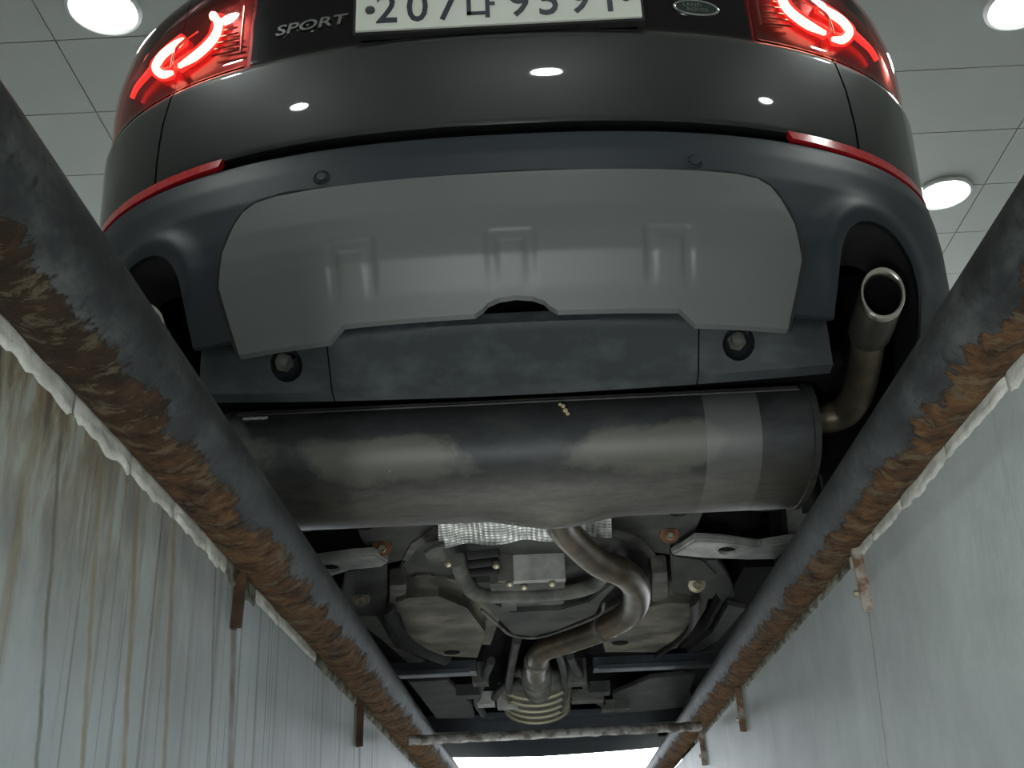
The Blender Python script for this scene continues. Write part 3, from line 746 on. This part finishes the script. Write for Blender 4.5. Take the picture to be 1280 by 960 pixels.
# flexible joint and ribbed cover farther forward
bm = bmesh.new(); a, b = U(670, 838, .33), U(672, 862, .34); prof = []
for i in range(33): prof.append((.055 + .006 * math.cos(i * PI) , i / 32 * (b - a).length))
lathe(bm, [(.045, -.06)] + prof + [(.045, prof[-1][1] + .05)], a, b - a, 24); obj('flex_joint', bm, M['dusty'], muf, 60)
ctr = U(671, 888, .30) + Vector((0, 0, .075))
bm = bmesh.new(); lathe(bm, [(.05, -.60), (.11, -.45), (.145, -.30), (.150, 0), (.145, .35), (.08, .45)], ctr, (0, 1, .0), 32)
for v in bm.verts: v.co.z = ctr.z + (v.co.z - ctr.z) * .48
cov = obj('catalyst_cover', bm, M['dusty'], car, 40)
for k in range(5):
    bm = bmesh.new(); y = ctr.y - .30 + k * .17
    tube(bm, [Vector((ctr.x + .151 * math.cos(a), y, ctr.z + .073 * math.sin(a))) for a in [PI + PI * i / 16 for i in range(17)]], .011, 8, sub=1)
    obj('cover_rib', bm, plain('rib_metal', (.30, .28, .2), .45, .5), cov, 60)

# ---- underbody
def plate_px(name, pts, z, th, mat, parent=car, bev=.004, slope=0.0, holes=()):
    P = [U(x, y, z) for x, y in pts]
    if slope:
        y0 = min(p.y for p in P)
        P = [U(x, y, z + slope * (p.y - y0)) for (x, y), p in zip(pts, P)]
    bm = bmesh.new(); prism(bm, P, (0, 0, th)); 
    if bev: bevel(bm, bev, 2)
    if holes:
        bmesh.ops.recalc_face_normals(bm, faces=bm.faces); me = mesh_of(bm, name)
        for hp in holes:
            c = bmesh.new(); prism(c, [U(x, y, z) - Vector((0, 0, .1)) for x, y in hp], (0, 0, .25)); me = boolean(me, c, 'DIFFERENCE')
        return link(name, me, mat, parent, 35)
    return obj(name, bm, mat, parent, 35)
def ov(cx, cy, rx, ry, n=14): return [(cx + rx * math.cos(2 * PI * i / n), cy + ry * math.sin(2 * PI * i / n)) for i in range(n)]
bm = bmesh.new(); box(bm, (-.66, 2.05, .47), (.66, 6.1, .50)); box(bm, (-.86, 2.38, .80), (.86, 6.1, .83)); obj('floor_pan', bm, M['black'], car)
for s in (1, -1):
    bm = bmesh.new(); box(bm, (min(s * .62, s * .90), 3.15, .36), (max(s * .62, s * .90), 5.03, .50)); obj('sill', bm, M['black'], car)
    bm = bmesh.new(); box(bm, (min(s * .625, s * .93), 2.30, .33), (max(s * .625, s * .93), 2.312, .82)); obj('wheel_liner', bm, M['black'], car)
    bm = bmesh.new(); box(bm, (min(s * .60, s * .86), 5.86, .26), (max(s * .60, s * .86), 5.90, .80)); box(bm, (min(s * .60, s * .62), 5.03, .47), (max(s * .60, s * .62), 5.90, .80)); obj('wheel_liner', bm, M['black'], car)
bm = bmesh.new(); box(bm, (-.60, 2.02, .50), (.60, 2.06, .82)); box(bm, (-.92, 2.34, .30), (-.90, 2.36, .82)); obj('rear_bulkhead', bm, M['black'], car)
# subframe
subf = plate_px('rear_subframe', [(440, 640), (884, 630), (868, 668), (853, 690), (838, 694), (812, 690), (815, 745), (770, 760), (600, 765), (500, 765), (498, 712), (505, 700), (482, 706), (466, 700), (450, 672)], .385, .06, M['sub'],
    holes=(ov(456, 659, 10, 4), ov(848, 642, 11, 4)))
plate_px('subframe_rib', [(545, 660), (552, 668), (520, 688), (510, 702), (503, 700), (514, 680)], .380, .01, M['dusty'], subf, .001)
plate_px('subframe_rib', [(768, 664), (800, 672), (820, 694), (812, 698), (795, 680), (766, 670)], .380, .01, M['dusty'], subf, .001)
for px, py, z in ((478, 683, .378), (837, 667, .378), (452, 748, .346), (871, 730, .346)):
    p = U(px, py, z); bm = bmesh.new(); lathe(bm, [(.026, .03), (.026, -.004), (.014, -.006), (.014, -.0061)], p, (0, .75, .65), 24)
    w_ = obj('washer', bm, M['bolt_rust'] if py < 700 else M['bolt'], subf)
    bm = bmesh.new(); lathe(bm, [(.0125, -.004), (.0125, -.016), (.0085, -.019), (.006, -.013)], p, (0, .75, .65), 6 if py < 700 else 16); obj('bolt_head', bm, M['bolt'], w_)
# lower control arms
for s in (1, -1):
    pts = [(300, 730), (300, 708), (382, 704), (440, 696), (470, 694), (486, 704), (478, 709), (440, 713), (405, 724)] if s < 0 else [(838, 694), (850, 688), (868, 676), (905, 678), (950, 684), (1000, 676), (1060, 672), (1060, 688), (1000, 699), (935, 700), (880, 698)]
    hole = ov(413, 709, 11, 4.2) if s < 0 else ov(909, 687, 12, 4.2)
    arm = plate_px('control_arm', pts, .350, .024, M['alu'], car, .006, holes=(hole,)); arm['label'] = 'pale cast control arm'
    e_ = U(*((411, 700) if s < 0 else (909, 678)), .350)
    bm = bmesh.new(); H = [U(x, y, .350) for x, y in ov(413 if s < 0 else 909, 709 if s < 0 else 687, 13, 5.2, 20)]; tube(bm, H + [H[0]], .004, 6, sub=1); obj('slot_rim', bm, M['alu'], arm, 60)
    bm = bmesh.new(); prism(bm, [U(x, y, .350) + Vector((0, 0, .004)) for x, y in ov(413 if s < 0 else 909, 709 if s < 0 else 687, 11.5, 4.5, 20)], (0, 0, .012)); obj('slot_shade', bm, M['black'], arm)  # black plug painted as the shade inside the slot
    br = [(432, 715), (470, 706), (484, 706), (484, 766), (440, 768), (428, 742)] if s < 0 else [(838, 694), (880, 700), (898, 718), (894, 748), (882, 750), (842, 752)]
    brk = plate_px('bush_bracket', br, .353, .03, M['sub'], car, .006)
    bl = [(487, 732), (508, 730), (508, 766), (487, 768)] if s < 0 else [(815, 716), (834, 715), (836, 752), (815, 754)]
    plate_px('mount_block', bl, .338, .05, M['dusty'], brk, .003)
    st = [(880, 700), (896, 700), (912, 722), (920, 745), (905, 755), (896, 745)] if s > 0 else [(440, 712), (462, 708), (448, 728), (438, 742), (424, 745)]
    plate_px('bracket_web', st, .36, .02, M['sub'], brk, .003)
# embossed heat shield
bm = bmesh.new(); nx, ny = 44, 22; g = []
for j in range(ny + 1):
    row = []
    for i in range(nx + 1):
        u, v = i / nx, j / ny; p = U(548 + 217 * u, 630 + (56 - 14 * u) * v, .345)
        row.append(bm.verts.new(p + Vector((0, 0, .018 * math.sin(v * PI) + (.010 * abs(math.sin(u * PI * 3)) ** 3) - .02 * v + .02))))
    g.append(row)
for j in range(ny):
    for i in range(nx): bm.faces.new((g[j][i], g[j][i + 1], g[j + 1][i + 1], g[j + 1][i]))
r = bmesh.ops.extrude_face_region(bm, geom=bm.faces[:])
for v in [e for e in r['geom'] if isinstance(e, bmesh.types.BMVert)]: v.co.z += .004
hs = obj('heat_shield', bm, M['foil'], car, 40); hs['label'] = 'silver embossed heat shield'
plate_px('shield_tab', [(530, 692), (540, 685), (556, 682), (558, 702), (535, 703)], .335, .01, M['dusty'], hs, .003)
# rear drive unit
def box_px(name, x0, y0, x1, y1, z, h, mat, parent, bev=.012, dy=None):
    """block whose rear face spans the given outline, standing at height z"""
    a, b = U(x0, y1, z), U(x1, y1, z); yy = (a.y + b.y) / 2; top_ = atY((x0 + x1) / 2, y0, yy).z
    bm = bmesh.new(); box(bm, (a.x, yy, z), (b.x, yy + h, top_)); bevel(bm, bev, 3); return obj(name, bm, mat, parent, 35)
du = box_px('drive_unit', 612, 680, 706, 728, .315, .34, M['dusty'], car, .02)
box_px('unit_plate', 634, 681, 707, 725, .312, .03, M['alu'], du, .006)
box_px('unit_housing', 585, 690, 640, 728, .322, .20, M['sub'], du, .02)
box_px('unit_rib', 622, 684, 642, 726, .310, .02, M['dusty'], du, .004)
for k in range(3):
    bm = bmesh.new(); p = U(600, 694 + k * 11, .325); tube(bm, [p + Vector((-.03, 0, 0)), p + Vector((.05, -.02, 0))], .011, 12); obj('unit_cable', bm, M['rubber'], du)
for px, py in ((560, 702), (620, 704), (637, 727), (655, 731), (690, 727)):
    bm = bmesh.new(); lathe(bm, [(.010, 0), (.010, -.012), (.006, -.014)], U(px, py, .312), (0, .5, 1), 6); obj('unit_bolt', bm, M['bolt'], du)
# hanger beams looping under the drive unit
bm = bmesh.new(); tube(bm, [U(572, 700, .315), U(578, 718, .312), U(596, 742, .308), U(640, 745, .306), U(700, 742, .306), U(738, 733, .308), U(757, 716, .312)], .022, 14, squash=.7); obj('hanger_beam', bm, M['dusty'], car, 60)
tr = plate_px('transverse_beam', [(598, 750), (620, 772), (640, 793), (668, 796), (700, 787), (745, 768), (752, 752), (775, 728), (768, 726), (735, 752), (700, 762), (640, 765), (615, 752)], .30, .03, M['sub'], car, .004)
bm = bmesh.new(); tube(bm, [U(602, 762, .298), U(625, 783, .298), U(640, 794, .298), U(670, 797, .298), U(705, 787, .298), U(748, 769, .298), U(755, 755, .298)], .005, 8); obj('beam_edge', bm, M['dusty'], tr)
plate_px('beam_tab', [(625, 748), (645, 748), (646, 764), (628, 764)], .297, .02, M['dusty'], tr, .002)
# fuel tank, two lobes, with straps
def lobe(name, pts, z, h):
    P = [U(x, y, z) for x, y in pts]; bm = bmesh.new(); prism(bm, P, (0, 0, h)); bevel(bm, .05, 5, 40)
    for v in bm.verts: v.co.z += .006 * noise.noise(v.co * 6)
    return obj(name, bm, M['tank'], car, 60)
l1 = lobe('fuel_tank', [(474, 752), (500, 742), (560, 740), (604, 758), (626, 790), (612, 826), (520, 822), (492, 800)], .325, .14)
l2 = lobe('fuel_tank', [(735, 802), (748, 786), (800, 755), (842, 748), (892, 752), (884, 780), (862, 812), (820, 818), (740, 818)], .325, .14)
for lb, pts in ((l1, [(486, 762), (500, 790), (525, 812), (560, 826)]), (l2, [(868, 752), (866, 780), (850, 800), (822, 818)])):
    bm = bmesh.new(); tube(bm, [U(x, y, .318) for x, y in pts], .022, 10, squash=.35); obj('tank_strap', bm, M['rubber'], lb, 60)
for lb, px, py in ((l1, 565, 815), (l2, 775, 803)):
    bm = bmesh.new(); lathe(bm, [(.028, 0), (.028, -.004)], U(px, py, .324), (0, 0, 1), 16); obj('drain_plug', bm, M['black'], lb)
# side boxes beyond the tank
plate_px('side_rail', [(428, 768), (478, 768), (500, 808), (540, 826), (510, 834), (470, 800)], .345, .08, M['dusty'], car, .02)
plate_px('side_rail', [(905, 752), (940, 760), (905, 800), (880, 815), (850, 818), (884, 790)], .345, .08, M['sub'], car, .02)
# cross rails
for x0, x1, y in ((486, 596, 841), (743, 900, 832)):
    o_ = box_px('cross_rail', x0, y - 14, x1, y, .285, .09, M['blue_bar'], car, .012)
    box_px('rail_flange', x0 + 6, y - 4, x1 - 8, y + 1, .280, .02, M['tray'], o_, .003)
# brackets and small castings in the tunnel
for px, py, w_, h_, mat in ((600, 840, 20, 26, 'dusty'), (722, 838, 24, 30, 'dusty'), (634, 872, 26, 22, 'alu'), (735, 868, 40, 14, 'dusty'), (607, 872, 22, 16, 'alu'), (750, 858, 26, 14, 'sub'), (770, 880, 34, 12, 'dusty'), (585, 862, 30, 14, 'sub')):
    box_px('tunnel_bracket', px - w_ / 2, py - h_ / 2, px + w_ / 2, py + h_ / 2, .31, .10, M[mat], car, .012)
for pts in ([(646, 800), (640, 830), (636, 860), (640, 885)], [(694, 806), (704, 836), (706, 866), (700, 890)], [(614, 826), (604, 850), (596, 876), (604, 892)], [(712, 820), (728, 850), (742, 872), (760, 884)], [(652, 852), (630, 858), (618, 872)]):
    bm = bmesh.new(); tube(bm, [U(x, y, .335) for x, y in pts], .016, 10); obj('tunnel_pipe', bm, M['sub'], car, 60)
for pts in ([(510, 852), (560, 850), (590, 880), (594, 898), (545, 898)], [(765, 868), (812, 848), (870, 842), (856, 884), (770, 894)], [(600, 896), (770, 890), (780, 905), (600, 908)]):
    plate_px('floor_panel', pts, .35, .02, M['tray'] if pts[0][0] == 600 else M['sub'], car, .004)
# front undertray and lower lip of the front bumper
bm = bmesh.new(); NXT = 24; rows = []
for yy, z in ((5.75, .30), (5.95, .265), (6.2, .235), (6.28, .245), (6.30, .30), (6.25, .5)):
    rows.append([bm.verts.new((-.72 + 1.44 * i / NXT, yy + (.10 if yy > 6 else .04) * (1 - (abs(i / NXT - .5) * 2) ** 2) , z + .012 * abs(i / NXT - .5) * 2)) for i in range(NXT + 1)])
rows.append([bm.verts.new(v.co + Vector((0, 0, .08))) for v in rows[0]])
for r0, r1 in zip(rows, rows[1:] + rows[:1]):
    for i in range(NXT): bm.faces.new((r0[i], r0[i + 1], r1[i + 1], r1[i]))
for i in (0, NXT): bm.faces.new([r_[i] for r_ in rows])
obj('front_undertray', bm, M['tray'], car, 50)
# springs, dampers and hoses by the rear wheels
for s in (1, -1):
    bm = bmesh.new(); tube(bm, [Vector((s * .60 + .055 * math.cos(a), 2.72 + .055 * math.sin(a), .40 + a * .0085)) for a in [i * .35 for i in range(110)]], .008, 8, sub=1); obj('coil_spring', bm, M['sub'], car, 60)
    bm = bmesh.new(); tube(bm, [Vector((s * .70, 2.60, .34)), Vector((s * .66, 2.50, .75))], .028, 14); obj('damper', bm, M['sub'], car, 60)
    bm = bmesh.new(); tube(bm, [Vector((s * .47, 2.62, .43)), Vector((s * .50, 2.60, .40)), Vector((s * .56, 2.60, .40)), Vector((s * .62, 2.56, .46))], .012, 10); obj('brake_hose', bm, M['dusty'], car, 60)
    for k in range(3):
        bm = bmesh.new(); box(bm, (s * .62 - .05, 2.50 + k * .03, .36 + k * .035), (s * .62 + .06, 2.54 + k * .03, .376 + k * .035)); bevel(bm, .004, 1); obj('bump_stop_plate', bm, M['sub'], car)
# wheels
for y in (2.72, 5.46):
    for s in (1, -1):
        bm = bmesh.new(); lathe(bm, [(.24, -.10), (.33, -.115), (.355, -.095), (.362, -.05), (.362, .05), (.355, .095), (.33, .115), (.24, .10)], (s * .80, y, .362), (1, 0, 0), 48, closed=True)
        ty = obj('tyre', bm, M['rubber'], car, 30)
        bm = bmesh.new(); lathe(bm, [(.245, -.09), (.21, -.06), (.21, .06), (.245, .09)], (s * .80, y, .362), (1, 0, 0), 40, closed=True); lathe(bm, [(.215, .02), (.08, .04), (.05, .04)], (s * .80, y, .362), (s, 0, 0), 40)
        obj('wheel_rim', bm, M['alu'], ty)
# body sides, roof and nose (out of this view, but carried round for a step aside)
def side(s):
    bm = bmesh.new(); prof = [(.945, .36), (.95, .60), (.945, 1.0), (.935, 1.15), (.92, 1.45), (.76, 1.64)]
    ys = [2.335, 2.6, 3.4, 4.4, 5.4, 6.0, 6.25]; k = [1, 1, 1, 1, .99, .93, .85]; A = []
    for y, kk in zip(ys, k):
        A.append([bm.verts.new((s * x * kk, y, min(z, 1.7 if y < 5 else (1.15 if y < 5.7 else 1.02)))) for x, z in prof] + [bm.verts.new((s * (x * kk - .03), y, min(z, 1.7 if y < 5 else (1.13 if y < 5.7 else 1.0)))) for x, z in reversed(prof)])
    for r0, r1 in zip(A, A[1:]):
        n = len(r0)
        for i in range(n): bm.faces.new((r0[i], r0[(i + 1) % n], r1[(i + 1) % n], r1[i]))
    bm.faces.new(A[0]); bm.faces.new(list(reversed(A[-1]))); bmesh.ops.recalc_face_normals(bm, faces=bm.faces)
    me = mesh_of(bm, 'side')
    for y in (2.72, 5.46):
        c = bmesh.new(); lathe(c, [(.40, -.2), (.40, .2)], (s * .92, y, .37), (1, 0, 0), 32); me = boolean(me, c, 'DIFFERENCE')
    link('body_side', me, M['paint'], car, 40)
side(1); side(-1)
bm = bmesh.new(); prism(bm, [(-.74, 2.12, 1.66), (.74, 2.12, 1.66), (.72, 4.2, 1.70), (-.72, 4.2, 1.70)], (0, 0, .03)); bevel(bm, .01, 2); obj('roof', bm, M['paint'], car)
bm = bmesh.new(); prism(bm, [(-.78, 5.05, 1.14), (.78, 5.05, 1.14), (.72, 6.2, 1.0), (-.72, 6.2, 1.0)], (0, 0, .025)); prism(bm, [(-.80, 6.22, .45), (.80, 6.22, .45), (.72, 6.2, 1.0), (-.72, 6.2, 1.0)], (0, .04, 0)); obj('bonnet', bm, M['paint'], car)
bm = bmesh.new(); prism(bm, [(-.72, 4.2, 1.70), (.72, 4.2, 1.70), (.80, 5.05, 1.15), (-.80, 5.05, 1.15)], (0, .02, .02)); obj('windscreen', bm, M['gloss_black'], car)

# ------------------------------------------------------------------ ceiling lamps
for x, y, lab in ((-1.806, 3.75, 'round white ceiling downlight up left of the car, above the stained wall'),
                  (2.48, 5.54, 'round white ceiling downlight peeking past the right flank of the car, lowest in view'),
                  (2.36, 4.02, 'round white ceiling downlight cut by the top right corner of the view'),
                  (.28, -.81, 'round ceiling downlight mirrored in the middle of the glossy dark tailgate'),
                  (-2.2, -.83, 'round ceiling downlight mirrored in the left half of the glossy dark tailgate'),
                  (3.09, -.61, 'round ceiling downlight mirrored in the right half of the glossy dark tailgate'),
                  (2.35, 1.8, 'round ceiling downlight mirrored just beneath the right tail lamp'),
                  (-2.05, 1.2, 'round ceiling downlight mirrored just beneath the left tail lamp'),
                  (-2.2, 6.0, 'round ceiling downlight farther along the hall, added unseen behind the car on the left for light'),  # unseen lamp, added to brighten the hall
                  (.3, 6.6, 'round ceiling downlight over the bonnet, added unseen behind the car for light')):  # likewise an unseen lamp added for its light
    ceiling_lamp(x, y, lab)
